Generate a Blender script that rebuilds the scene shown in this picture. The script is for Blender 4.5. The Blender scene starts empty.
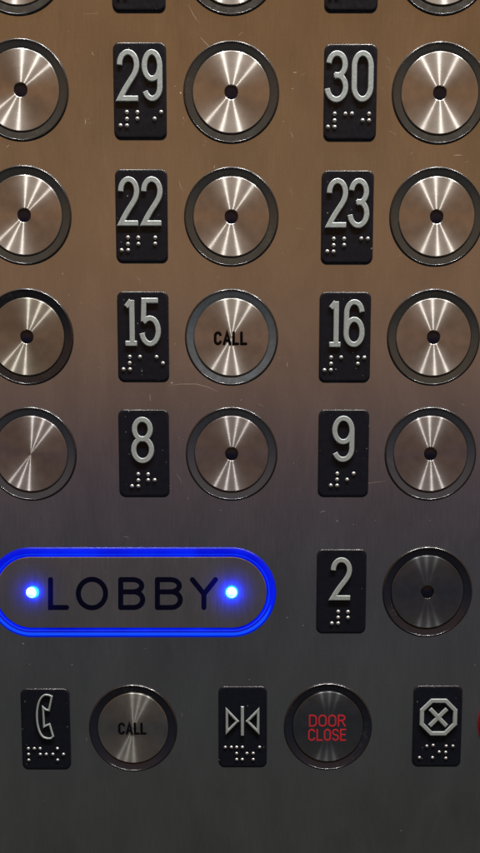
import bpy, bmesh, math, random
from mathutils import Vector
random.seed(7)
MM = 0.001
scene = bpy.context.scene
COL = scene.collection

# ------------------------------------------------------------------ camera
cam_d = bpy.data.cameras.new('camera')
cam = bpy.data.objects.new('camera', cam_d); COL.objects.link(cam)
cam.location = (0, -0.54433, -0.04879)
cam.rotation_euler = (math.radians(90 - 9.8747), 0, 0)
cam_d.sensor_fit = 'HORIZONTAL'; cam_d.sensor_width = 36
cam_d.lens = 36 * 1230 / 480
cam_d.shift_y = 329.5 / 480
cam_d.clip_start = 0.01; cam_d.clip_end = 50
scene.camera = cam

# ------------------------------------------------------------------ surroundings (the light of the lift cab, by direction)
w = bpy.data.worlds.new('World'); scene.world = w; w.use_nodes = True
nt = w.node_tree; nt.nodes.clear()
wo = nt.nodes.new('ShaderNodeOutputWorld'); bg = nt.nodes.new('ShaderNodeBackground')
tc = nt.nodes.new('ShaderNodeTexCoord'); sx = nt.nodes.new('ShaderNodeSeparateXYZ')
rp = nt.nodes.new('ShaderNodeValToRGB')
mr = nt.nodes.new('ShaderNodeMapRange'); mr.inputs[1].default_value = -1; mr.inputs[2].default_value = 1
nt.links.new(tc.outputs['Generated'], sx.inputs[0]); nt.links.new(sx.outputs['Z'], mr.inputs[0])
nt.links.new(mr.outputs[0], rp.inputs[0]); nt.links.new(rp.outputs[0], bg.inputs[0]); nt.links.new(bg.outputs[0], wo.inputs[0])
ENV = [(-1.0, (.049, .049, .049)), (-.30, (.049, .049, .043)), (-.12, (.058, .060, .060)), (0.0, (.064, .062, .073)),
       (.06, (.104, .078, .093)), (.12, (.212, .136, .104)), (.20, (.300, .174, .094)), (.40, (.285, .155, .068)),
       (.70, (.22, .125, .06)), (1.0, (.35, .26, .18))]
el = rp.color_ramp.elements
while len(el) > 1: el.remove(el[0])
el[0].position = (ENV[0][0] + 1) / 2; el[0].color = ENV[0][1] + (1,)
for z, c in ENV[1:]:
    e = el.new((z + 1) / 2); e.color = c + (1,)
bg.inputs[1].default_value = 1.0

# ------------------------------------------------------------------ three small downlights in the ceiling of the cab
for i, x in enumerate((-.22, .23, .72)):
    ld = bpy.data.lights.new('downlight', 'AREA'); ld.shape = 'DISK'; ld.size = .09
    ld.energy = 17; ld.color = (1.0, .97, .87)
    lo = bpy.data.objects.new('downlight', ld); COL.objects.link(lo)
    lo.location = (x, -.46, 1.45)
    d = Vector((0, 0, 0)) - Vector(lo.location)
    lo.rotation_euler = d.to_track_quat('-Z', 'Y').to_euler()

scene.view_settings.view_transform = 'Standard'; scene.view_settings.look = 'None'
scene.view_settings.exposure = 0; scene.view_settings.gamma = 1
scene.cycles.use_denoising = True

# ------------------------------------------------------------------ materials
def mat(name, base, metallic=0.0, rough=.4, coat=0, emit=None, estr=0, ior=None):
    m = bpy.data.materials.new(name); m.use_nodes = True
    p = m.node_tree.nodes['Principled BSDF']
    p.inputs['Base Color'].default_value = tuple(base) + (1,)
    p.inputs['Metallic'].default_value = metallic; p.inputs['Roughness'].default_value = rough
    p.inputs['Coat Weight'].default_value = coat; p.inputs['Coat Roughness'].default_value = .08
    if ior: p.inputs['IOR'].default_value = ior
    if emit:
        p.inputs['Emission Color'].default_value = tuple(emit) + (1,); p.inputs['Emission Strength'].default_value = estr
    return m
def N(m, t, **kw):
    n = m.node_tree.nodes.new(t)
    for k, v in kw.items(): setattr(n, k, v)
    return n
def L(m, a, b): m.node_tree.links.new(a, b)
def noise_rough(m, scale, lo, hi, detail=6, stretch=None, bump=0, bscale=None, bdist=.00005):
    p = m.node_tree.nodes['Principled BSDF']
    t = N(m, 'ShaderNodeTexCoord'); mp = N(m, 'ShaderNodeMapping')
    if stretch: mp.inputs['Scale'].default_value = stretch
    L(m, t.outputs['Object'], mp.inputs[0])
    n = N(m, 'ShaderNodeTexNoise'); n.inputs['Scale'].default_value = scale; n.inputs['Detail'].default_value = detail
    L(m, mp.outputs[0], n.inputs[0])
    r = N(m, 'ShaderNodeMapRange'); r.inputs[1].default_value = .3; r.inputs[2].default_value = .7
    r.inputs[3].default_value = lo; r.inputs[4].default_value = hi
    L(m, n.outputs[0], r.inputs[0]); L(m, r.outputs[0], p.inputs['Roughness'])
    if bump:
        b = N(m, 'ShaderNodeBump'); b.inputs['Strength'].default_value = bump; b.inputs['Distance'].default_value = bdist
        n2 = N(m, 'ShaderNodeTexNoise'); n2.inputs['Scale'].default_value = bscale or scale * 4; n2.inputs['Detail'].default_value = 4
        L(m, mp.outputs[0], n2.inputs[0]); L(m, n2.outputs[0], b.inputs['Height']); L(m, b.outputs[0], p.inputs['Normal'])
    return m

# brushed stainless sheet with sparse specks and hairline scratches
def steel_sheet(name, base, rough=(.20, .30), marks=True):
    m = mat(name, base, 1.0, .22)
    p = m.node_tree.nodes['Principled BSDF']
    t = N(m, 'ShaderNodeTexCoord')
    # fine brushing, runs upright
    mp = N(m, 'ShaderNodeMapping'); mp.inputs['Scale'].default_value = (1500, 90, 90); L(m, t.outputs['Object'], mp.inputs[0])
    n = N(m, 'ShaderNodeTexNoise'); n.inputs['Scale'].default_value = 1; n.inputs['Detail'].default_value = 5; L(m, mp.outputs[0], n.inputs[0])
    mot = N(m, 'ShaderNodeTexNoise'); mot.inputs['Scale'].default_value = 900; mot.inputs['Detail'].default_value = 5; mot.inputs['Roughness'].default_value = .65
    L(m, t.outputs['Object'], mot.inputs[0])
    big = N(m, 'ShaderNodeTexNoise'); big.inputs['Scale'].default_value = 22; big.inputs['Detail'].default_value = 5; L(m, t.outputs['Object'], big.inputs[0])
    a = N(m, 'ShaderNodeMath', operation='ADD'); L(m, n.outputs[0], a.inputs[0]); L(m, big.outputs[0], a.inputs[1])
    r = N(m, 'ShaderNodeMapRange'); r.inputs[1].default_value = .7; r.inputs[2].default_value = 1.3
    r.inputs[3].default_value = rough[0]; r.inputs[4].default_value = rough[1]; L(m, a.outputs[0], r.inputs[0])
    # base tone varies a little with the grain
    cr = N(m, 'ShaderNodeMapRange'); cr.inputs[1].default_value = .25; cr.inputs[2].default_value = .75; cr.inputs[3].default_value = .91; cr.inputs[4].default_value = 1.09
    a2 = N(m, 'ShaderNodeMath', operation='ADD'); L(m, n.outputs[0], a2.inputs[0]); L(m, mot.outputs[0], a2.inputs[1])
    h = N(m, 'ShaderNodeMath', operation='MULTIPLY'); h.inputs[1].default_value = .5; L(m, a2.outputs[0], h.inputs[0]); L(m, h.outputs[0], cr.inputs[0])
    mul = N(m, 'ShaderNodeVectorMath', operation='SCALE'); mul.inputs[0].default_value = base; L(m, cr.outputs[0], mul.inputs['Scale'])
    smp = N(m, 'ShaderNodeMapping'); smp.inputs['Scale'].default_value = (38, 16, 16); smp.inputs['Rotation'].default_value = (0, 0, .5); L(m, t.outputs['Object'], smp.inputs[0])
    sme = N(m, 'ShaderNodeTexNoise'); sme.inputs['Scale'].default_value = 1; sme.inputs['Detail'].default_value = 8; sme.inputs['Roughness'].default_value = .62; sme.inputs['Distortion'].default_value = .6; L(m, smp.outputs[0], sme.inputs[0])
    smr = N(m, 'ShaderNodeMapRange'); smr.inputs[1].default_value = .3; smr.inputs[2].default_value = .7; smr.inputs[3].default_value = .86; smr.inputs[4].default_value = 1.12; L(m, sme.outputs[0], smr.inputs[0])
    smm = N(m, 'ShaderNodeMath', operation='MULTIPLY'); L(m, smr.outputs[0], smm.inputs[0]); L(m, cr.outputs[0], smm.inputs[1]); L(m, smm.outputs[0], mul.inputs['Scale'])
    b = N(m, 'ShaderNodeBump'); b.inputs['Strength'].default_value = .03; b.inputs['Distance'].default_value = .00003
    L(m, n.outputs[0], b.inputs['Height']); L(m, b.outputs[0], p.inputs['Normal'])
    if marks:
        vo = N(m, 'ShaderNodeTexVoronoi'); vo.inputs['Scale'].default_value = 420; wn = N(m, 'ShaderNodeTexNoise'); wn.inputs['Scale'].default_value = 2500; L(m, t.outputs['Object'], wn.inputs[0])
        wm = N(m, 'ShaderNodeVectorMath', operation='SCALE'); wm.inputs['Scale'].default_value = .0011; L(m, wn.outputs['Color'], wm.inputs[0])
        wa = N(m, 'ShaderNodeVectorMath', operation='ADD'); L(m, t.outputs['Object'], wa.inputs[0]); L(m, wm.outputs[0], wa.inputs[1]); L(m, wa.outputs[0], vo.inputs['Vector'])
        lt = N(m, 'ShaderNodeMath', operation='LESS_THAN'); L(m, vo.outputs['Distance'], lt.inputs[0]); 
        # only a few cells carry a speck, of varying size
        sc = N(m, 'ShaderNodeSeparateColor'); L(m, vo.outputs['Color'], sc.inputs[0])
        pw = N(m, 'ShaderNodeMath', operation='POWER'); pw.inputs[1].default_value = 7; L(m, sc.outputs[0], pw.inputs[0])
        clus = N(m, 'ShaderNodeTexNoise'); clus.inputs['Scale'].default_value = 30; L(m, t.outputs['Object'], clus.inputs[0])
        cm = N(m, 'ShaderNodeMapRange'); cm.inputs[1].default_value = .47; cm.inputs[2].default_value = .75; cm.inputs[3].default_value = 0; cm.inputs[4].default_value = .24
        L(m, clus.outputs[0], cm.inputs[0])
        mm_ = N(m, 'ShaderNodeMath', operation='MULTIPLY'); L(m, pw.outputs[0], mm_.inputs[0]); L(m, cm.outputs[0], mm_.inputs[1]); L(m, mm_.outputs[0], lt.inputs[1])
        mx = N(m, 'ShaderNodeMix', data_type='RGBA'); L(m, lt.outputs[0], mx.inputs[0]); L(m, mul.outputs[0], mx.inputs[6]); mx.inputs[7].default_value = (.78, .74, .66, 1)
        L(m, mx.outputs[2], p.inputs['Base Color'])
        mr2 = N(m, 'ShaderNodeMath', operation='MULTIPLY_ADD'); mr2.inputs[1].default_value = .35; L(m, lt.outputs[0], mr2.inputs[0]); L(m, r.outputs[0], mr2.inputs[2])
        L(m, mr2.outputs[0], p.inputs['Roughness'])
    else:
        L(m, mul.outputs[0], p.inputs['Base Color']); L(m, r.outputs[0], p.inputs['Roughness'])
    return m

# lathe-turned disc: concentric grooves, strongly anisotropic
def turned(name, col, rough, aniso, streak=.10, wide=.25, worn=False):
    m = bpy.data.materials.new(name); m.use_nodes = True; t = m.node_tree; t.nodes.clear()
    out = N(m, 'ShaderNodeOutputMaterial')
    tg = N(m, 'ShaderNodeTangent', direction_type='RADIAL', axis='Z')
    tcn = N(m, 'ShaderNodeTexCoord'); le = N(m, 'ShaderNodeVectorMath', operation='MULTIPLY'); le.inputs[1].default_value = (1, 1, 0)
    L(m, tcn.outputs['Object'], le.inputs[0])
    ln = N(m, 'ShaderNodeVectorMath', operation='LENGTH'); L(m, le.outputs[0], ln.inputs[0])
    ns = N(m, 'ShaderNodeTexNoise', noise_dimensions='1D'); ns.inputs['Scale'].default_value = 9000; ns.inputs['Detail'].default_value = 3
    L(m, ln.outputs['Value'], ns.inputs['W'])
    r = N(m, 'ShaderNodeMapRange'); r.inputs[1].default_value = .25; r.inputs[2].default_value = .75; r.inputs[3].default_value = 1 - streak; r.inputs[4].default_value = 1 + streak
    L(m, ns.outputs[0], r.inputs[0])
    # handling: faint smudges that dull the finish
    sm = N(m, 'ShaderNodeTexNoise'); sm.inputs['Scale'].default_value = 240; sm.inputs['Detail'].default_value = 6; oi = N(m, 'ShaderNodeObjectInfo'); ad = N(m, 'ShaderNodeVectorMath', operation='ADD'); L(m, tcn.outputs['Object'], ad.inputs[0]); L(m, oi.outputs['Random'], ad.inputs[1]); L(m, ad.outputs[0], sm.inputs[0])
    r2 = N(m, 'ShaderNodeMapRange'); r2.inputs[1].default_value = .35; r2.inputs[2].default_value = .7; r2.inputs[3].default_value = .88; r2.inputs[4].default_value = 1.08
    L(m, sm.outputs[0], r2.inputs[0])
    q = N(m, 'ShaderNodeMath', operation='MULTIPLY'); L(m, r.outputs[0], q.inputs[0]); L(m, r2.outputs[0], q.inputs[1])
    sc = N(m, 'ShaderNodeVectorMath', operation='SCALE'); sc.inputs[0].default_value = col; L(m, q.outputs[0], sc.inputs['Scale'])
    g1 = N(m, 'ShaderNodeBsdfAnisotropic', distribution='GGX'); g2 = N(m, 'ShaderNodeBsdfAnisotropic', distribution='GGX')
    for g, a, ro in ((g1, aniso, rough), (g2, .15, .20)):
        g.inputs['Roughness'].default_value = ro; g.inputs['Anisotropy'].default_value = a
        L(m, tg.outputs[0], g.inputs['Tangent']); L(m, sc.outputs[0], g.inputs['Color'])
    g3 = N(m, 'ShaderNodeBsdfAnisotropic', distribution='GGX'); g3.inputs['Roughness'].default_value = rough; g3.inputs['Anisotropy'].default_value = aniso * .54
    L(m, tg.outputs[0], g3.inputs['Tangent']); L(m, sc.outputs[0], g3.inputs['Color'])
    if worn:    # finger wear polishes the middle of the cap
        wr = N(m, 'ShaderNodeMapRange'); wr.inputs[1].default_value = .008; wr.inputs[2].default_value = .0156; wr.inputs[3].default_value = rough * .62; wr.inputs[4].default_value = rough * 1.3
        L(m, ln.outputs['Value'], wr.inputs[0])
        L(m, wr.outputs[0], g1.inputs['Roughness']); L(m, wr.outputs[0], g3.inputs['Roughness'])
    m3 = N(m, 'ShaderNodeMixShader'); m3.inputs[0].default_value = .50; L(m, g1.outputs[0], m3.inputs[1]); L(m, g3.outputs[0], m3.inputs[2])
    g1 = m3
    mx = N(m, 'ShaderNodeMixShader'); mx.inputs[0].default_value = wide
    L(m, g1.outputs[0], mx.inputs[1]); L(m, g2.outputs[0], mx.inputs[2]); L(m, mx.outputs[0], out.inputs[0])
    return m

M = {}
M['panel'] = steel_sheet('brushed_panel_steel', (.56, .56, .57), (.10, .17))
M['face'] = steel_sheet('brushed_face_steel', (.56, .55, .57), (.15, .21), marks=False)
M['face'].node_tree.nodes['Principled BSDF'].inputs['Metallic'].default_value = .98
M['scratch'] = mat('scratched_steel', (.8, .76, .7), 1.0, .5)
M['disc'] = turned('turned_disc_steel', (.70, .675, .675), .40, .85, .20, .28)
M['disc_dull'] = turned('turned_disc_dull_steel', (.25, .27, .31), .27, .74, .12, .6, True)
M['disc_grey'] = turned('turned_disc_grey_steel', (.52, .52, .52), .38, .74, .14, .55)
M['disc_gold'] = turned('turned_disc_warm_steel', (.60, .585, .545), .41, .85, .20, .28)
M['disc_dusk'] = turned('turned_disc_steel_dim_tint', (.57, .54, .57), .40, .85, .20, .28)  # same steel as disc, with this row's dimmer violet reflection put into the colour
def plastic(name, c, r=.16):
    m = noise_rough(mat(name, c, .25, r, coat=.6, ior=1.5), 400, r * .8, r * 2.2, bump=.2, bscale=260, bdist=.00012)
    p = m.node_tree.nodes['Principled BSDF']; oi = N(m, 'ShaderNodeObjectInfo'); t = N(m, 'ShaderNodeTexCoord')
    ad = N(m, 'ShaderNodeVectorMath', operation='ADD'); L(m, t.outputs['Object'], ad.inputs[0]); L(m, oi.outputs['Random'], ad.inputs[1])
    n = N(m, 'ShaderNodeTexNoise'); n.inputs['Scale'].default_value = 650; n.inputs['Detail'].default_value = 7; n.inputs['Roughness'].default_value = .7; L(m, ad.outputs[0], n.inputs[0])
    n2 = N(m, 'ShaderNodeTexNoise'); n2.inputs['Scale'].default_value = 70; L(m, ad.outputs[0], n2.inputs[0])
    a = N(m, 'ShaderNodeMath', operation='MULTIPLY'); L(m, n.outputs[0], a.inputs[0]); L(m, n2.outputs[0], a.inputs[1])
    q = N(m, 'ShaderNodeMapRange'); q.inputs[1].default_value = .33; q.inputs[2].default_value = .42; q.inputs[3].default_value = 0; q.inputs[4].default_value = .55; L(m, a.outputs[0], q.inputs[0])
    x = N(m, 'ShaderNodeMix', data_type='RGBA'); L(m, q.outputs[0], x.inputs[0]); x.inputs[6].default_value = tuple(c) + (1,); x.inputs[7].default_value = (.045 + c[0] * .9, .042 + c[1] * .9, .034 + c[2] * .8, 1); L(m, x.outputs[2], p.inputs['Base Color'])
    return m
M['ring'] = plastic('smoked_ring_plastic', (.044, .046, .046), .13)
M['ring_pale'] = plastic('pale_ring_plastic', (.095, .115, .145), .22)
M['ring_black'] = plastic('black_ring_plastic', (.010, .011, .017))
M['ring_dusk'] = plastic('blue_grey_ring_plastic', (.050, .056, .076), .13)
M['ring_navy'] = plastic('navy_ring_plastic', (.012, .014, .026), .13)
M['lip'] = mat('ring_lip_metal', (.13, .13, .145), 1.0, .24)
M['well'] = mat('dark_seat_gap', (.008, .008, .01), 0, .5)
M['lens'] = mat('unlit_lens_plastic', (.004, .004, .012), 0, .12)
M['plate'] = noise_rough(mat('black_enamel', (.005, .0065, .013), 0, .30, ior=1.4), 500, .22, .36, bump=.03, bscale=900, bdist=.00003)
m = M['plate']; p = m.node_tree.nodes['Principled BSDF']; oi = N(m, 'ShaderNodeObjectInfo'); t = N(m, 'ShaderNodeTexCoord')
ad = N(m, 'ShaderNodeVectorMath', operation='ADD'); L(m, t.outputs['Object'], ad.inputs[0]); L(m, oi.outputs['Random'], ad.inputs[1])
vo = N(m, 'ShaderNodeTexVoronoi'); vo.inputs['Scale'].default_value = 700; L(m, ad.outputs[0], vo.inputs['Vector'])
sc = N(m, 'ShaderNodeSeparateColor'); L(m, vo.outputs['Color'], sc.inputs[0])
pw = N(m, 'ShaderNodeMath', operation='POWER'); pw.inputs[1].default_value = 14; L(m, sc.outputs[0], pw.inputs[0])
ml = N(m, 'ShaderNodeMath', operation='MULTIPLY'); ml.inputs[1].default_value = .22; L(m, pw.outputs[0], ml.inputs[0])
lt = N(m, 'ShaderNodeMath', operation='LESS_THAN'); L(m, vo.outputs['Distance'], lt.inputs[0]); L(m, ml.outputs[0], lt.inputs[1])
x = N(m, 'ShaderNodeMix', data_type='RGBA'); L(m, lt.outputs[0], x.inputs[0]); x.inputs[6].default_value = (.005, .0065, .013, 1); x.inputs[7].default_value = (.22, .22, .22, 1); L(m, x.outputs[2], p.inputs['Base Color'])
dg = mat('cast_digit_metal', (.40, .455, .485), .35, .42)
noise_rough(dg, 900, .32, .55, bump=.5, bscale=1400, bdist=.00006); M['digit'] = dg
M['dot'] = mat('braille_bead_metal', (.60, .61, .63), .6, .30)
M['ink'] = mat('dark_inlay_paint', (.002, .002, .012), 0, .18, ior=1.25)
M['ink_black'] = mat('black_letter_enamel', (.002, .002, .003), 0, .15, ior=1.25)
M['ink_gloss'] = mat('glossy_letter_enamel', (.003, .003, .005), 0, .2, ior=1.3)
M['ink_red'] = mat('red_letter_enamel', (.16, .006, .012), 0, .35, emit=(.6, .02, .03), estr=.36)
M['red'] = mat('red_button_plastic', (.42, .006, .014), 0, .3, emit=(.5, .004, .02), estr=.12)
M['blue'] = None

# ------------------------------------------------------------------ mesh builders (local frame: x right, y up the panel, z out of it; millimetres)
def link(name, bm, m, parent=None, smooth=True, loc=(0, 0, 0), angle=35):
    bmesh.ops.recalc_face_normals(bm, faces=bm.faces)
    me = bpy.data.meshes.new(name); bm.to_mesh(me); bm.free()
    me.materials.append(m)
    if smooth:
        me.polygons.foreach_set('use_smooth', [True] * len(me.polygons))
        me.set_sharp_from_angle(angle=math.radians(angle))
    o = bpy.data.objects.new(name, me); COL.objects.link(o); o.location = [c * MM for c in loc]
    if parent: o.parent = parent
    return o
def inst(name, me, parent, loc=(0, 0, 0)):
    o = bpy.data.objects.new(name, me); COL.objects.link(o); o.parent = parent; o.location = [c * MM for c in loc]; return o
def thing(name, x, z, label, cat, group=None):
    o = bpy.data.objects.new(name, None); COL.objects.link(o); o.empty_display_size = .01
    o.location = (x * MM, 0, z * MM); o.rotation_euler = (math.pi / 2, 0, 0)
    o['label'] = label; o['category'] = cat
    if group: o['group'] = group
    return o
def loft(bm, rings, closed_ring=True, cap_last=False, cap_first=False):
    vs = [[bm.verts.new(tuple(c * MM for c in p)) for p in r] for r in rings]
    for a, b in zip(vs[:-1], vs[1:]):
        n = len(a)
        for i in range(n if closed_ring else n - 1):
            j = (i + 1) % n
            bm.faces.new((a[i], a[j], b[j], b[i]))
    if cap_last: bm.faces.new(vs[-1])
    if cap_first: bm.faces.new(vs[0][::-1])
    return vs
def lathe(prof, seg=128, cap_last=False):
    bm = bmesh.new()
    loft(bm, [[(r * math.cos(2 * math.pi * i / seg), r * math.sin(2 * math.pi * i / seg), z) for i in range(seg)] for r, z in prof], cap_last=cap_last)
    return bm
def stadium(hw, r, seg=48):
    pts = []
    for i in range(seg + 1):
        a = -math.pi / 2 + math.pi * i / seg; pts.append((hw + r * math.cos(a), r * math.sin(a)))
    for i in range(seg + 1):
        a = math.pi / 2 + math.pi * i / seg; pts.append((-hw + r * math.cos(a), r * math.sin(a)))
    return pts
def rrect(w, h, r, seg=8):
    pts = []
    for cx, cy, a0 in ((w / 2 - r, -h / 2 + r, -90), (w / 2 - r, h / 2 - r, 0), (-w / 2 + r, h / 2 - r, 90), (-w / 2 + r, -h / 2 + r, 180)):
        for i in range(seg + 1):
            a = math.radians(a0 + 90 * i / seg); pts.append((cx + r * math.cos(a), cy + r * math.sin(a)))
    return pts
def ribbon(bm, pts, hw, z0, z1, bev, closed=False, round_ends=False):
    """flat-topped stroke with bevelled flanks along a polyline, mitred"""
    P = [Vector((p[0], p[1])) for p in pts]
    Q = [P[0]]
    for p in P[1:]:
        if (p - Q[-1]).length > 1e-4: Q.append(p)
    if closed and (Q[0] - Q[-1]).length < 1e-4: Q.pop()
    P = Q; n = len(P)
    def off(i):
        if closed: a, b = P[i - 1], P[(i + 1) % n]
        else: a, b = P[max(i - 1, 0)], P[min(i + 1, n - 1)]
        d1 = (P[i] - a).normalized() if (P[i] - a).length > 1e-6 else None
        d2 = (b - P[i]).normalized() if (b - P[i]).length > 1e-6 else None
        d1 = d1 or d2; d2 = d2 or d1
        n1 = Vector((-d1.y, d1.x)); n2 = Vector((-d2.y, d2.x)); m = (n1 + n2)
        if m.length < 1e-4: return n1, 1, d1
        m.normalize(); return m, min(1 / max(m.dot(n1), .3), 2.6), (d1 + d2).normalized()
    rings = []
    def sec(p, m, k, w, dz=0):
        return [(p.x + m.x * s * k, p.y + m.y * s * k, z) for s, z in ((w, z0), (w, z1 - bev * 1.2 - dz), (w - bev * .35, z1 - bev * .35 - dz), (max(w - bev, w * .2), z1 - dz), (-max(w - bev, w * .2), z1 - dz), (-w + bev * .35, z1 - bev * .35 - dz), (-w, z1 - bev * 1.2 - dz), (-w, z0))]
    for i in range(n):
        m, k, d = off(i)
        if not closed and i == 0:
            if round_ends:
                for q in (80, 60, 40, 20):
                    a = math.radians(q); rings.append(sec(P[0] - d * hw * math.sin(a), m, 1, hw * math.cos(a)))
            else: rings.append(sec(P[0] - d * bev * .8, m, 1, hw, bev * .9))
        rings.append(sec(P[i], m, k, hw))
        if not closed and i == n - 1:
            if round_ends:
                for q in (20, 40, 60, 80):
                    a = math.radians(q); rings.append(sec(P[i] + d * hw * math.sin(a), m, 1, hw * math.cos(a)))
            else: rings.append(sec(P[i] + d * bev * .8, m, 1, hw, bev * .9))
    if closed: rings.append(rings[0])
    vs = [[bm.verts.new(tuple(c * MM for c in p)) for p in r] for r in rings[:-1 if closed else None]]
    if closed: vs.append(vs[0])
    for a, b in zip(vs[:-1], vs[1:]):
        for i in range(7): bm.faces.new((a[i], a[i + 1], b[i + 1], b[i]))
    if not closed:
        bm.faces.new(vs[0]); bm.faces.new(vs[-1][::-1])
def arc(cx, cy, rx, ry, a0, a1, n=14):
    return [(cx + rx * math.cos(math.radians(a0 + (a1 - a0) * i / n)), cy + ry * math.sin(math.radians(a0 + (a1 - a0) * i / n))) for i in range(n + 1)]
def bez(p0, p1, p2, p3, n=14):
    o = []
    for i in range(n + 1):
        t = i / n; u = 1 - t
        o.append(tuple(u**3 * a + 3 * u*u*t * b + 3 * u*t*t * c + t**3 * d for a, b, c, d in zip(p0, p1, p2, p3)))
    return o

# digits: centre lines in a box x 0..1, y 0..1 (box already shrunk by the half stroke)
GL = {
 '0': [(True, arc(.5, .72, .5, .28, 0, 180, 16) + arc(.5, .28, .5, .28, 180, 360, 16))],
 '1': [(False, [(.10, .86), (.52, .99)] ), (False, [(.60, 1.0), (.60, .03)]), (False, [(.0, .0), (1.0, .0)])],
 '2': [(False, arc(.5, .735, .5, .265, 180, 0, 16) + bez((1, .735), (1, .50), (.55, .42), (.0, .0), 12) + [(1.04, 0.0)])],
 '3': [(False, arc(.48, .755, .46, .245, 170, -80, 18) + [(.36, .535)]), (False, [(.36, .505)] + arc(.46, .26, .52, .27, 80, -172, 18))],
 '5': [(False, [(.97, 1.0), (.10, 1.0), (.05, .52)]), (False, [(.07, .50)] + arc(.47, .29, .53, .30, 125, -168, 18))],
 '6': [(False, arc(.5, .74, .48, .26, 8, 180, 14) + arc(.5, .26, .5, .26, 180, 362, 18)), (False, arc(.5, .29, .5, .30, -5, 172, 14))],
 '7': [(False, [(0, 1), (1, 1), (.35, 0)])],
 '8': [(True, arc(.5, .76, .44, .24, 0, 360, 28)[:-1]), (True, arc(.5, .26, .5, .27, 0, 360, 28)[:-1])],
 '9': [(False, arc(.5, .26, .5, .26, -155, 0, 14) + arc(.5, .70, .5, .30, 0, 180, 16)), (False, arc(.5, .70, .5, .27, 180, 355, 14))],
}
PW, PH = 21.7, 36.7
def P2(u, v): return ((u - .5) * PW, (.5 - v) * PH)       # fractions of the plate, v downwards

def make_plate_mesh():
    bm = bmesh.new(); R = 2.7
    rings = []
    for ins, z in ((0, -.3), (0, 1.0), (.10, 1.30), (.32, 1.52), (.62, 1.60)):
        rings.append([(x, y, z) for x, y in rrect(PW - 2 * ins, PH - 2 * ins, R - ins * .7)])
    for inset, z in ((1.5, 1.57), (3.0, 1.56)):
        rings.append([(x, y, z) for x, y in rrect(PW - 2 * inset, PH - 2 * inset, max(R - inset * .7, .5))])
    loft(bm, rings, cap_last=True)
    return link('plate', bm, M['plate'])
_pl = make_plate_mesh(); PLATE = _pl.data; bpy.data.objects.remove(_pl)
bm = lathe([(.84, 0), (.82, .22), (.68, .48), (.44, .66), (.18, .74)], 20, True)
_d = link('braille_dot', bm, M['dot'], angle=80); DOT = _d.data; bpy.data.objects.remove(_d)

ZT = 1.56
DIG = {}
def digit(t, ch, u0, u1, v0, v1):
    hw = 1.10
    x0, y1 = P2(u0, v0); x1, y0 = P2(u1, v1)
    W, H = x1 - x0, y1 - y0
    key = (ch, round(W, 2), round(H, 2))
    if key not in DIG:
        bm = bmesh.new()
        for k, (cl, pts) in enumerate(GL[ch]):
            q = [(hw + p[0] * (W - 2 * hw), hw + p[1] * (H - 2 * hw)) for p in pts]
            q = [(x + random.uniform(-.03, .03) * 0, y) for x, y in q]
            ribbon(bm, q, hw, 0, 1.0 - .02 * k, .28, cl)
        o = link('digit', bm, M['digit'], angle=20); DIG[key] = o.data; bpy.data.objects.remove(o)
    inst('digit', DIG[key], t, (x0, y0, ZT - .03))
BR = {'0': ((1, 0), (0, 1), (1, 1)), '1': ((0, 0),), '2': ((0, 0), (0, 1)), '3': ((0, 0), (1, 0)), '5': ((0, 0), (1, 1)),
      '6': ((0, 0), (1, 0), (0, 1)), '7': ((0, 0), (1, 0), (0, 1), (1, 1)), '8': ((0, 0), (0, 1), (1, 1)), '9': ((1, 0), (0, 1)),
      '#': ((1, 0), (1, 1), (1, 2), (0, 2))}
def dots(t, u, v, s):
    for k, ch in enumerate('#' + s):
        for c, r in BR[ch]:
            x, y = P2(u + .325 * k + .125 * c, v + .069 * r)
            inst('braille_dot', DOT, t, (x + random.uniform(-.06, .06), y + random.uniform(-.06, .06), ZT - .03))
G_PL = 'black plates with raised floor numbers'
def plate(x, z, s, spans, v0, v1, bu, bv, label):
    t = thing('number_plate', x, z, label, 'number plate', G_PL)
    inst('plate', PLATE, t)
    for ch, (a, b) in zip(s, spans): digit(t, ch, a, b, v0, v1)
    dots(t, bu, bv, s)
    return t

# ------------------------------------------------------------------ the panel
bm = bmesh.new()
vs = [bm.verts.new((x, y, 0)) for x, y in ((-.32, -.42), (.32, -.42), (.32, .42), (-.32, .42))]; bm.faces.new(vs)
panel = link('control_panel', bm, M['panel'], smooth=False); panel.rotation_euler = (math.pi / 2, 0, 0)
panel['kind'] = 'structure'
# hairline scratches seen on the sheet
bm = bmesh.new()
def px(x, y):   # photograph position of a scratch on the flat sheet -> mm
    f = 1230; th = math.radians(9.8747); u = (x - 240) / f; v = (756 - y) / f
    t = 544.33 / (math.cos(th) + v * math.sin(th)); return (u * t, (-math.sin(th) + v * math.cos(th)) * t - 48.79)
def scratch(pts, wd, z=.006):
    q = [Vector(px(*p)) for p in pts]
    for i in range(len(q)):
        d = (q[min(i + 1, len(q) - 1)] - q[max(i - 1, 0)]).normalized(); nrm = Vector((-d.y, d.x))
        k = wd * (1 - abs(2 * i / (len(q) - 1) - 1) ** 2 * .85)
        a = q[i] + nrm * k; b = q[i] - nrm * k
        cur = (bm.verts.new((a.x * MM, a.y * MM, z * MM)), bm.verts.new((b.x * MM, b.y * MM, z * MM)))
        if i: bm.faces.new((prev[0], prev[1], cur[1], cur[0]))
        prev = cur
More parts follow.
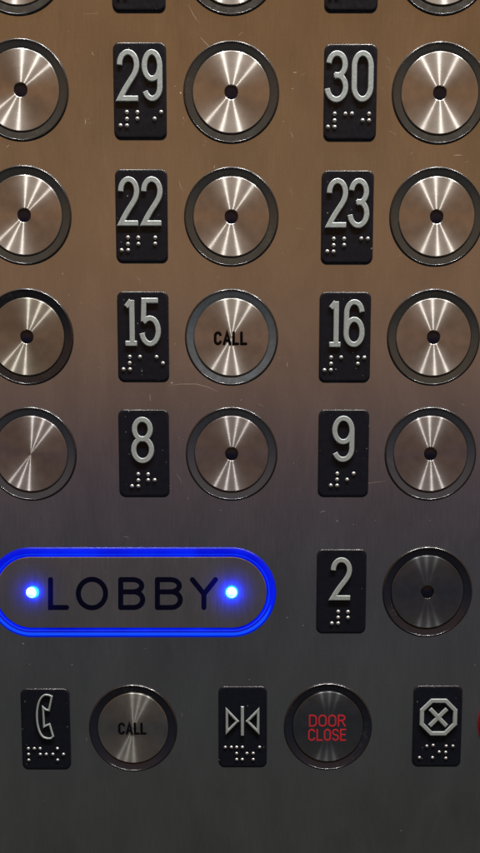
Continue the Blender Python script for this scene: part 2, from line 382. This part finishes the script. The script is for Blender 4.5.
for pts, wd in (([(164, 386), (180, 384), (196, 384), (208, 387), (219, 392)], .07), ([(200, 37), (206, 43), (212, 50)], .05),
                ([(188, 4), (193, 14), (200, 24)], .04), ([(84, 14), (98, 13)], .10), ([(344, 490), (362, 484), (386, 481)], .07),
                ([(366, 140), (372, 146)], .08), ([(85, 122), (92, 123)], .08), ([(182, 126), (187, 117)], .07),
                ([(290, 189), (293, 194)], .09), ([(296, 228), (303, 229)], .09), ([(135, 6), (143, 17)], .05), ([(386, 66), (392, 70)], .06),
                ([(168, 372), (160, 388)], .05), ([(300, 76), (306, 72)], .07), ([(88, 300), (99, 309)], .05)):
    scratch(pts, wd)
for k in range(80):     # short scuffs that gather round the buttons and plates
    cx_, cy_ = random.choice([(232, 92), (436, 92), (232, 217), (434, 217), (142, 217), (140, 92), (347, 92), (232, 337), (231, 454), (430, 454), (143, 337), (346, 455), (20, 92), (132, 700), (130, 590)])
    a = random.uniform(0, 6.28); rr = random.uniform(50, 74); x_ = cx_ + rr * math.cos(a); y_ = cy_ + rr * math.sin(a) * .95
    b_ = random.gauss(a + 1.2, .7); l_ = random.choice((.8, 1.2, 1.8, 2.5, 5)) * random.uniform(.6, 1.2); c_ = random.uniform(-.3, .3)
    scratch([(x_ + l_ * t_ * math.cos(b_ + c_ * t_), y_ + l_ * t_ * math.sin(b_ + c_ * t_)) for t_ in (-1, -.5, 0, .5, 1)], random.uniform(.02, .075), .006 + k * .0002)
link('scratches', bm, M['scratch'], panel, smooth=False)

# ------------------------------------------------------------------ buttons
def once(name, bm, m, angle=35):
    o = link(name, bm, m, angle=angle); d = o.data; bpy.data.objects.remove(o); return d
RP = [(18.98, .05), (18.98, .76), (18.75, .74), (18.5, .68), (17.4, .48), (16.4, .32), (16.1, .24), (15.95, .06), (14.0, .05)]
SEAT_GAP = once('seat_gap', lathe([(19.78, .02), (19.72, .08), (19.40, .10), (19.3, .02)], 128), M['well'], 60)  # dark strip laid on the sheet in place of the shaded gap round the ring
RIM = once('rim', lathe([(19.5, -.2), (19.55, .35), (19.47, .62), (19.32, .82), (19.14, .90), (19.0, .86), (18.95, .70)]), M['lip'], 70)
RINGS = {k: once('bezel_ring', lathe(RP), M[k], 60) for k in ('ring', 'ring_pale', 'ring_black', 'ring_dusk', 'ring_navy')}
def disc_bm(hole=True, r=15.78, h=.66):
    pr = [(r, .06), (r, h - .22), (r - .12, h - .06), (r - .24, h)]
    if hole: pr += [(3.02, h), (2.88, h - .07), (2.76, h - .25), (2.75, .1)]
    else: pr += [(.02, h)]
    return lathe(pr, 144, cap_last=not hole)
DISCS = {}
def disc(k, hole):
    if (k, hole) not in DISCS: DISCS[(k, hole)] = once('disc', disc_bm(hole), M[k], 12)
    return DISCS[(k, hole)]
LENS = once('indicator_lens', lathe([(2.76, .08), (2.0, .18), (1.0, .26), (.05, .28)], 32, True), M['lens'], 80)
def button(x, z, label, ring='ring', dk='disc', hole=True, cat='push button', tilt=(0, 0), dx=0, dy=0):
    t = thing('push_button', x, z, label, cat, 'round steel push buttons')
    inst('bezel_ring', RINGS[ring], t); inst('rim', RIM, t); inst('seat_gap', SEAT_GAP, t)
    d = inst('disc', disc(dk, hole), t, (dx, dy, 0)); d.rotation_euler = (math.radians(tilt[0]), math.radians(tilt[1]), 0)
    if hole: inst('indicator_lens', LENS, t, (dx, dy, 0))
    return t, d

CX = (-90.0, -3.6, 82.0); PXL = -41.0; PXR = 44.7
ROW = [181.6, 133.0, 84.8, 36.6, -11.5]
A = 'steel button with a dark centre hole'
button(CX[0], ROW[0], 'steel push button at the top left corner, only its lower rim in view', tilt=(.3, .2))
button(CX[1], ROW[0], 'steel push button cut off by the top edge, in the middle column', tilt=(-.2, .2))
button(CX[2], ROW[0], 'steel push button at the top right corner, only its lower rim in view')
button(CX[0], 133.9, A + ', cut off at left edge level with plate twenty-nine', tilt=(.2, .3))
button(CX[1], 133.0, A + ', just right of plate twenty-nine', tilt=(0, .1))
button(CX[2], 132.7, A + ', just right of plate thirty')
button(CX[0], 85.4, A + ', cut off at left edge level with plate twenty-two', tilt=(.2, .1))
button(CX[1], ROW[2], A + ', just right of plate twenty-two', tilt=(.1, .2))
button(CX[2], ROW[2], A + ', just right of plate twenty-three')
button(CX[0] - .3, 36.8, 'steel button in a black ring, cut off at the left edge beside plate fifteen', 'ring_black', 'disc_gold', tilt=(.2, .2))
_, call_up = button(CX[1], ROW[3], 'steel button marked CALL in a pale blue-grey ring, just right of plate fifteen', 'ring_pale', 'disc', False, tilt=(0, .3))
button(CX[2], ROW[3], A + ', just right of plate sixteen')
button(CX[0], ROW[4], 'steel button without a centre hole or lettering, left of plate eight', 'ring_dusk', 'disc_dusk', False, tilt=(0, .2))
button(CX[1], ROW[4], A + ', between plates eight and nine', 'ring_dusk', 'disc_dusk', tilt=(0, .2))
button(CX[2], ROW[4], A + ', just right of plate nine', 'ring_dusk', 'disc_dusk')
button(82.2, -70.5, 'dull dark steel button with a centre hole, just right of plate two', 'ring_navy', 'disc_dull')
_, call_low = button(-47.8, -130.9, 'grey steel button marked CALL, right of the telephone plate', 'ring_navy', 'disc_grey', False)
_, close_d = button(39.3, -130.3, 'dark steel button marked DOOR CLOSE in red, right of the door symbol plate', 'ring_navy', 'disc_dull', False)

# small lettering: centre lines in a 1-high box, width first
LT = {
 'C': (.56, [(False, arc(.28, .72, .28, .28, 20, 180, 8) + arc(.28, .28, .28, .28, 180, 340, 8))]),
 'A': (.62, [(False, [(0, 0), (.31, 1.0), (.62, 0)]), (False, [(.12, .30), (.50, .30)])]),
 'L': (.46, [(False, [(0, 1), (0, 0), (.46, 0)])]),
 'D': (.54, [(True, [(0, 0), (0, 1), (.24, 1)] + arc(.24, .70, .30, .30, 80, 0, 6) + arc(.24, .30, .30, .30, 0, -80, 6) + [(.24, 0)])]),
 'O': (.56, [(True, arc(.28, .72, .28, .28, 0, 180, 8) + arc(.28, .28, .28, .28, 180, 360, 8))]),
 'R': (.54, [(False, [(0, 0), (0, 1), (.26, 1)] + arc(.26, .76, .26, .24, 85, -85, 8) + [(0, .52)]), (False, [(.28, .50), (.54, 0)])]),
 'S': (.52, [(False, arc(.26, .75, .26, .25, 20, 250, 10) + arc(.26, .25, .26, .25, 70, -160, 10))]),
 'E': (.46, [(False, [(.46, 1), (0, 1), (0, 0), (.46, 0)]), (False, [(.0, .52), (.40, .52)])]),
}
def words(d, s, m, cx, cy, h, gap, hw, zt, sx=1.0, rise=.10, name='lettering', slant=0):
    bm = bmesh.new(); tot = sum(LT[c][0] * h * sx for c in s) + gap * (len(s) - 1); x = cx - tot / 2
    for c in s:
        wd, strokes = LT[c]
        for k, (cl, pts) in enumerate(strokes):
            ribbon(bm, [(x + p[0] * h * sx, cy + (p[1] - .5) * h) for p in pts], hw, zt - .05, zt + rise - .006 * k, min(.08, hw * .4), cl, round_ends=not cl)
        x += wd * h * sx + gap
    link(name, bm, m, d)
words(call_up, 'CALL', M['ink_black'], -.4, -.4, 4.5, 1.45, .60, .66, .92)
words(call_low, 'CALL', M['ink_gloss'], -.3, -.1, 4.5, 1.25, .54, .66, .84, rise=.25)
words(close_d, 'DOOR', M['ink_red'], -.3, 2.8, 4.8, 1.3, .33, .66, 1.12, name='upper_lettering')
words(close_d, 'CLOSE', M['ink_red'], -.3, -3.6, 4.8, 1.15, .33, .66, .96, name='lower_lettering')

# ------------------------------------------------------------------ number plates
plate(PXL, ROW[0], '36', ((.075, .49), (.53, .93)), .08, .615, .12, .73, 'black plate cut off by the top edge, in the left plate column above plate twenty-nine')
plate(PXR + .3, ROW[0], '37', ((.075, .49), (.53, .93)), .08, .615, .10, .73, 'black plate cut off by the top edge, in the right plate column above plate thirty')
plate(PXL, 133.3, '29', ((.075, .496), (.54, .93)), .082, .62, .122, .727, 'black plate with raised silver number twenty-nine and braille dots')
plate(45.2, 132.7, '30', ((.03, .463), (.516, .93)), .078, .61, .085, .727, 'black plate with raised silver number thirty and braille dots')
plate(PXL, 84.9, '22', ((.06, .465), (.50, .910)), .086, .614, .109, .734, 'black plate with raised silver number twenty-two and braille dots')
plate(44.7, 84.4, '23', ((.098, .505), (.515, .923)), .09, .62, .12, .734, 'black plate with raised silver number twenty-three and braille dots')
plate(PXL, 36.7, '15', ((.115, .424), (.445, .85)), .077, .608, .11, .725, 'black plate with raised silver number fifteen and braille dots')
plate(44.4, 36.5, '16', ((.152, .453), (.467, .877)), .087, .615, .107, .727, 'black plate with raised silver number sixteen and braille dots')
plate(-41.3, -11.4, '8', ((.25, .705),), .086, .61, .257, .737, 'black plate with raised silver number eight and braille dots')
plate(44.5, -11.4, '9', ((.266, .707),), .073, .60, .253, .730, 'black plate with raised silver number nine and braille dots')
plate(44.4, -70.3, '2', ((.278, .703),), .096, .603, .314, .738, 'black plate with raised silver number two and braille dots')

# ------------------------------------------------------------------ symbol plates
def sym_plate(x, z, label):
    t = thing('symbol_plate', x, z, label, 'symbol plate', 'black plates with raised symbols')
    inst('plate', PLATE, t); return t
def mapper(x0, x1, y0, y1):
    return lambda p: P2((p[0] - x0) / (x1 - x0), (p[1] - y0) / (y1 - y0))
def beads(t, mp, pts):
    for p in pts:
        x, y = mp(p); inst('braille_dot', DOT, t, (x, y, ZT - .03)).scale = (.84, .84, .9)
def stroke(t, name, mp, strokes, hw, h=1.0, bev=.3):
    bm = bmesh.new()
    for k, (cl, pts) in enumerate(strokes): ribbon(bm, [mp(p) for p in pts], hw, ZT - .05, ZT + h - .03 * k, bev, cl)
    return link(name, bm, M['digit'], t, angle=20)
t = sym_plate(-86.8, -131.3, 'black plate with a raised telephone receiver outline and braille dots')
mp = mapper(47, 412, 50, 682)
stroke(t, 'receiver_outline', mp, [(True, [(284, 112), (262, 100), (240, 98)] + bez((232, 99), (150, 130), (150, 390), (218, 428), 14) + [(245, 436), (272, 434), (286, 418), (262, 325), (240, 334), (220, 345), (217, 195), (236, 212), (260, 218)])], .42, .9, .26)
beads(t, mp, [(97, 515), (97, 560), (97, 605), (142, 515), (185, 515), (185, 560), (230, 560), (280, 560), (315, 515), (315, 605), (360, 560)])
t = sym_plate(1.2, -130.3, 'black plate with two raised triangles pointing at a bar and braille dots')
mp = mapper(60, 425, 35, 655)
stroke(t, 'triangle_outline', mp, [(True, [(124, 215), (124, 380), (203, 298)])], .58)
stroke(t, 'centre_bar', mp, [(False, [(240, 190), (240, 405)])], .70)
stroke(t, 'triangle_outline', mp, [(True, [(358, 215), (278, 298), (358, 380)])], .58)
beads(t, mp, [(112, 498), (157, 498), (197, 498), (240, 498), (197, 545), (197, 592), (240, 592), (275, 545), (322, 545), (322, 592), (370, 498)])
t = sym_plate(88.1, -130.0, 'black plate with a raised cross inside an octagon and braille dots')
mp = mapper(212, 405, 60, 388)
ox, oy, R_ = 310.5, 186, 71
stroke(t, 'octagon_outline', mp, [(True, [(ox + R_ * math.cos(math.radians(22.5 + 45 * i)), oy - R_ * math.sin(math.radians(22.5 + 45 * i))) for i in range(8)])], .95, 1.0, .3)
stroke(t, 'cross', mp, [(False, [(278, 154), (342, 220)]), (False, [(342, 154), (278, 220)])], .95, .8, .3)
beads(t, mp, [(268, 303), (293, 300), (345, 303), (372, 303), (318, 327), (344, 328), (240, 350), (292, 350), (345, 352)])

# ------------------------------------------------------------------ LOBBY button
XL, XR = -91.5, -3.7; HWL = (XR - XL) / 2
M['blue'] = mat('lit_blue_ring_plastic', (.0, .0, .10), 0, .45, ior=1.25, emit=(.0, .004, 1.0), estr=.95)
m = M['blue']
pn = m.node_tree.nodes['Principled BSDF']; tcn = N(m, 'ShaderNodeTexCoord'); nz = N(m, 'ShaderNodeTexNoise'); nz.inputs['Scale'].default_value = 45; nz.inputs['Detail'].default_value = 3
L(m, tcn.outputs['Object'], nz.inputs[0]); cr = N(m, 'ShaderNodeValToRGB'); L(m, nz.outputs[0], cr.inputs[0])
cr.color_ramp.elements[0].position = .3; cr.color_ramp.elements[0].color = (.0, .0, .50, 1); cr.color_ramp.elements[1].position = .72; cr.color_ramp.elements[1].color = (.0, .018, 1.0, 1)
L(m, cr.outputs[0], pn.inputs['Emission Color'])
M['blue_rim'] = mat('lit_blue_rim_plastic', (.0, .0, .10), 0, .30, ior=1.25, emit=(.0, .015, .45), estr=.9)
M['led'] = mat('lit_led_lens', (.8, .9, 1), 0, .2, emit=(.80, .90, 1.0), estr=1.15)
m = M['led']; pn = m.node_tree.nodes['Principled BSDF']; tcn = N(m, 'ShaderNodeTexCoord'); nz = N(m, 'ShaderNodeTexNoise'); nz.inputs['Scale'].default_value = 420; nz.inputs['Detail'].default_value = 2
L(m, tcn.outputs['Object'], nz.inputs[0]); cr = N(m, 'ShaderNodeValToRGB'); L(m, nz.outputs[0], cr.inputs[0])
cr.color_ramp.elements[0].position = .38; cr.color_ramp.elements[0].color = (.30, .40, .85, 1); cr.color_ramp.elements[1].position = .55; cr.color_ramp.elements[1].color = (.85, .95, 1.0, 1)
L(m, cr.outputs[0], pn.inputs['Emission Color'])
M['dark_strip'] = mat('ring_dark_strip_blue', (.0, .0, .03), 0, .5, emit=(0, 0, .22), estr=1)
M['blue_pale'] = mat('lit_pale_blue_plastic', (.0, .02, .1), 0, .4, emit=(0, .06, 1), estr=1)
lb = thing('lobby_button', (XL + XR) / 2, -70.7, 'wide pill shaped steel button engraved LOBBY with a glowing blue ring', 'lobby button')
bm = bmesh.new()
prof = [(19.05, .95), (18.7, 1.10), (17.2, 1.02), (16.3, .85), (15.85, .62), (15.75, .06), (14, .05)]
loft(bm, [[(x, y, z) for x, y in stadium(HWL, r)] for r, z in prof]); link('light_ring', bm, M['blue'], lb, angle=50)
bm = bmesh.new()
loft(bm, [[(x, y, z) for x, y in stadium(HWL, r)] for r, z in [(19.6, -.2), (19.62, .35), (19.5, .62), (19.3, .80), (19.08, .92)]]); link('ring_rim', bm, M['blue_rim'], lb, angle=50)
bm = bmesh.new()
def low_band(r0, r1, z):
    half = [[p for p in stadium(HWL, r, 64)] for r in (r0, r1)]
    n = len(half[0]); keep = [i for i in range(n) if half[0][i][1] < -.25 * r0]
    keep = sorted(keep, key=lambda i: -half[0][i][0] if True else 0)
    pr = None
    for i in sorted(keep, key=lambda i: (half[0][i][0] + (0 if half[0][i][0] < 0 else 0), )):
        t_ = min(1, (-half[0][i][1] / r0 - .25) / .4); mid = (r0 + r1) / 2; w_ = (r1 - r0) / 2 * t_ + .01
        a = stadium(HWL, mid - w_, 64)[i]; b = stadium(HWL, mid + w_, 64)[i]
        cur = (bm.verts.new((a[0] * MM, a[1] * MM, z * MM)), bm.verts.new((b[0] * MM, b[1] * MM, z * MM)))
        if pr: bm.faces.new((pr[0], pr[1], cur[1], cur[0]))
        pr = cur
low_band(17.1, 17.45, 1.12); link('ring_dark_strip', bm, M['dark_strip'], lb, smooth=False)  # flat dark strip, stands in for the ring's depth seen along its lower side
bm = bmesh.new(); loft(bm, [[(x, y, z) for x, y in stadium(HWL, q_)] for q_, z in ((16.42, .90), (16.62, .945))]); link('ring_core', bm, M['blue_pale'], lb, smooth=False)
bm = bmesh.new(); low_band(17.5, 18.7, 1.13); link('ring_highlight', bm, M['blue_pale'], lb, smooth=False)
bm = bmesh.new(); h = 1.3
loft(bm, [[(x, y, z) for x, y in stadium(HWL, r)] for r, z in [(15.45, .06), (15.45, h - .3), (15.35, h - .1), (15.15, h), (13, h), (9, h)]], cap_last=True)
fp = link('face_plate', bm, M['face'], lb, angle=12)
def pt(x, y): a = px(x, y); return (a[0] - (XL + XR) / 2, a[1] + 70.7)
yT, yB = 577.2 + 2.4, 609.8 - 2.4; xx = lambda x: x
def big(letter, strokes):
    bm = bmesh.new()
    for k, (cl, pts) in enumerate(strokes): ribbon(bm, [pt(*p) for p in pts], 1.12, h - .05, h + .03 - .003 * k, .01, cl, round_ends=not cl)
    link('letter', bm, M['ink'], fp, smooth=False)
def bee(x0, x1):
    ym = 591.8; r1 = (ym - yT) / 2; r2 = (yB - ym) / 2
    return [(False, [(x0, yB), (x0, yT)]), (False, [(x0, yT), (x1 - 10, yT)] + arc(x1 - 10, yT + r1, 9.0, r1, -85, 85, 10) + [(x0, ym)]), (False, [(x0, ym), (x1 - 10, ym)] + arc(x1 - 9, ym + r2, 9.0, r2, -85, 85, 10) + [(x0, yB)])]
big('L', [(False, [(51, yT), (51, yB), (67, yB)])])
big('O', [(True, arc(92.3, (yT + yB) / 2, 13.6, (yB - yT) / 2 + .3, 0, 360, 36)[:-1])])
big('B', bee(121, 143)); big('B', bee(157.6, 180.5))
big('Y', [(False, [(192.5, yT), (204, 594), (215.6, yT)]), (False, [(204, 594), (204, yB)])])
for sgn, pw in ((-1, .05), (1, .10)):
    led = link('indicator_light', lathe([(2.3, h - .1), (2.25, h + .15), (1.9, h + .5), (1.2, h + .8), (.5, h + .92), (.05, h + .94)], 36, True), M['led'], lb, loc=(sgn * HWL, 0, 0), angle=80)
    lm = bpy.data.lights.new('led_glow', 'SPOT'); lm.energy = pw; lm.spot_size = math.radians(150); lm.spot_blend = .6; lm.color = (.0, .02, 1.0); lm.shadow_soft_size = .0026
    lo = bpy.data.objects.new('led_glow', lm); COL.objects.link(lo); lo.parent = lb; lo.location = (sgn * HWL * MM, 0, 6.5 * MM)  # added spot above the LED, shines back down to make its halo

# ------------------------------------------------------------------ red button just leaving the frame
rb = thing('alarm_button', 126.4, -129.6, 'red push button cut off by the right edge, beside the octagon plate', 'alarm button')
link('bezel_ring', lathe([(17.4, -.2), (17.4, .6), (17.0, 1.0), (16.5, 1.1), (16.2, .3), (14, .2)]), M['ring_black'], rb, angle=50)
link('push_cap', lathe([(16.2, .2), (16.2, 3), (18.8, 4.2), (19.2, 5.5), (18.9, 7.0), (17.8, 8.2), (15, 9.0), (8, 9.3), (.05, 9.4)], 96, True), M['red'], rb, angle=50)
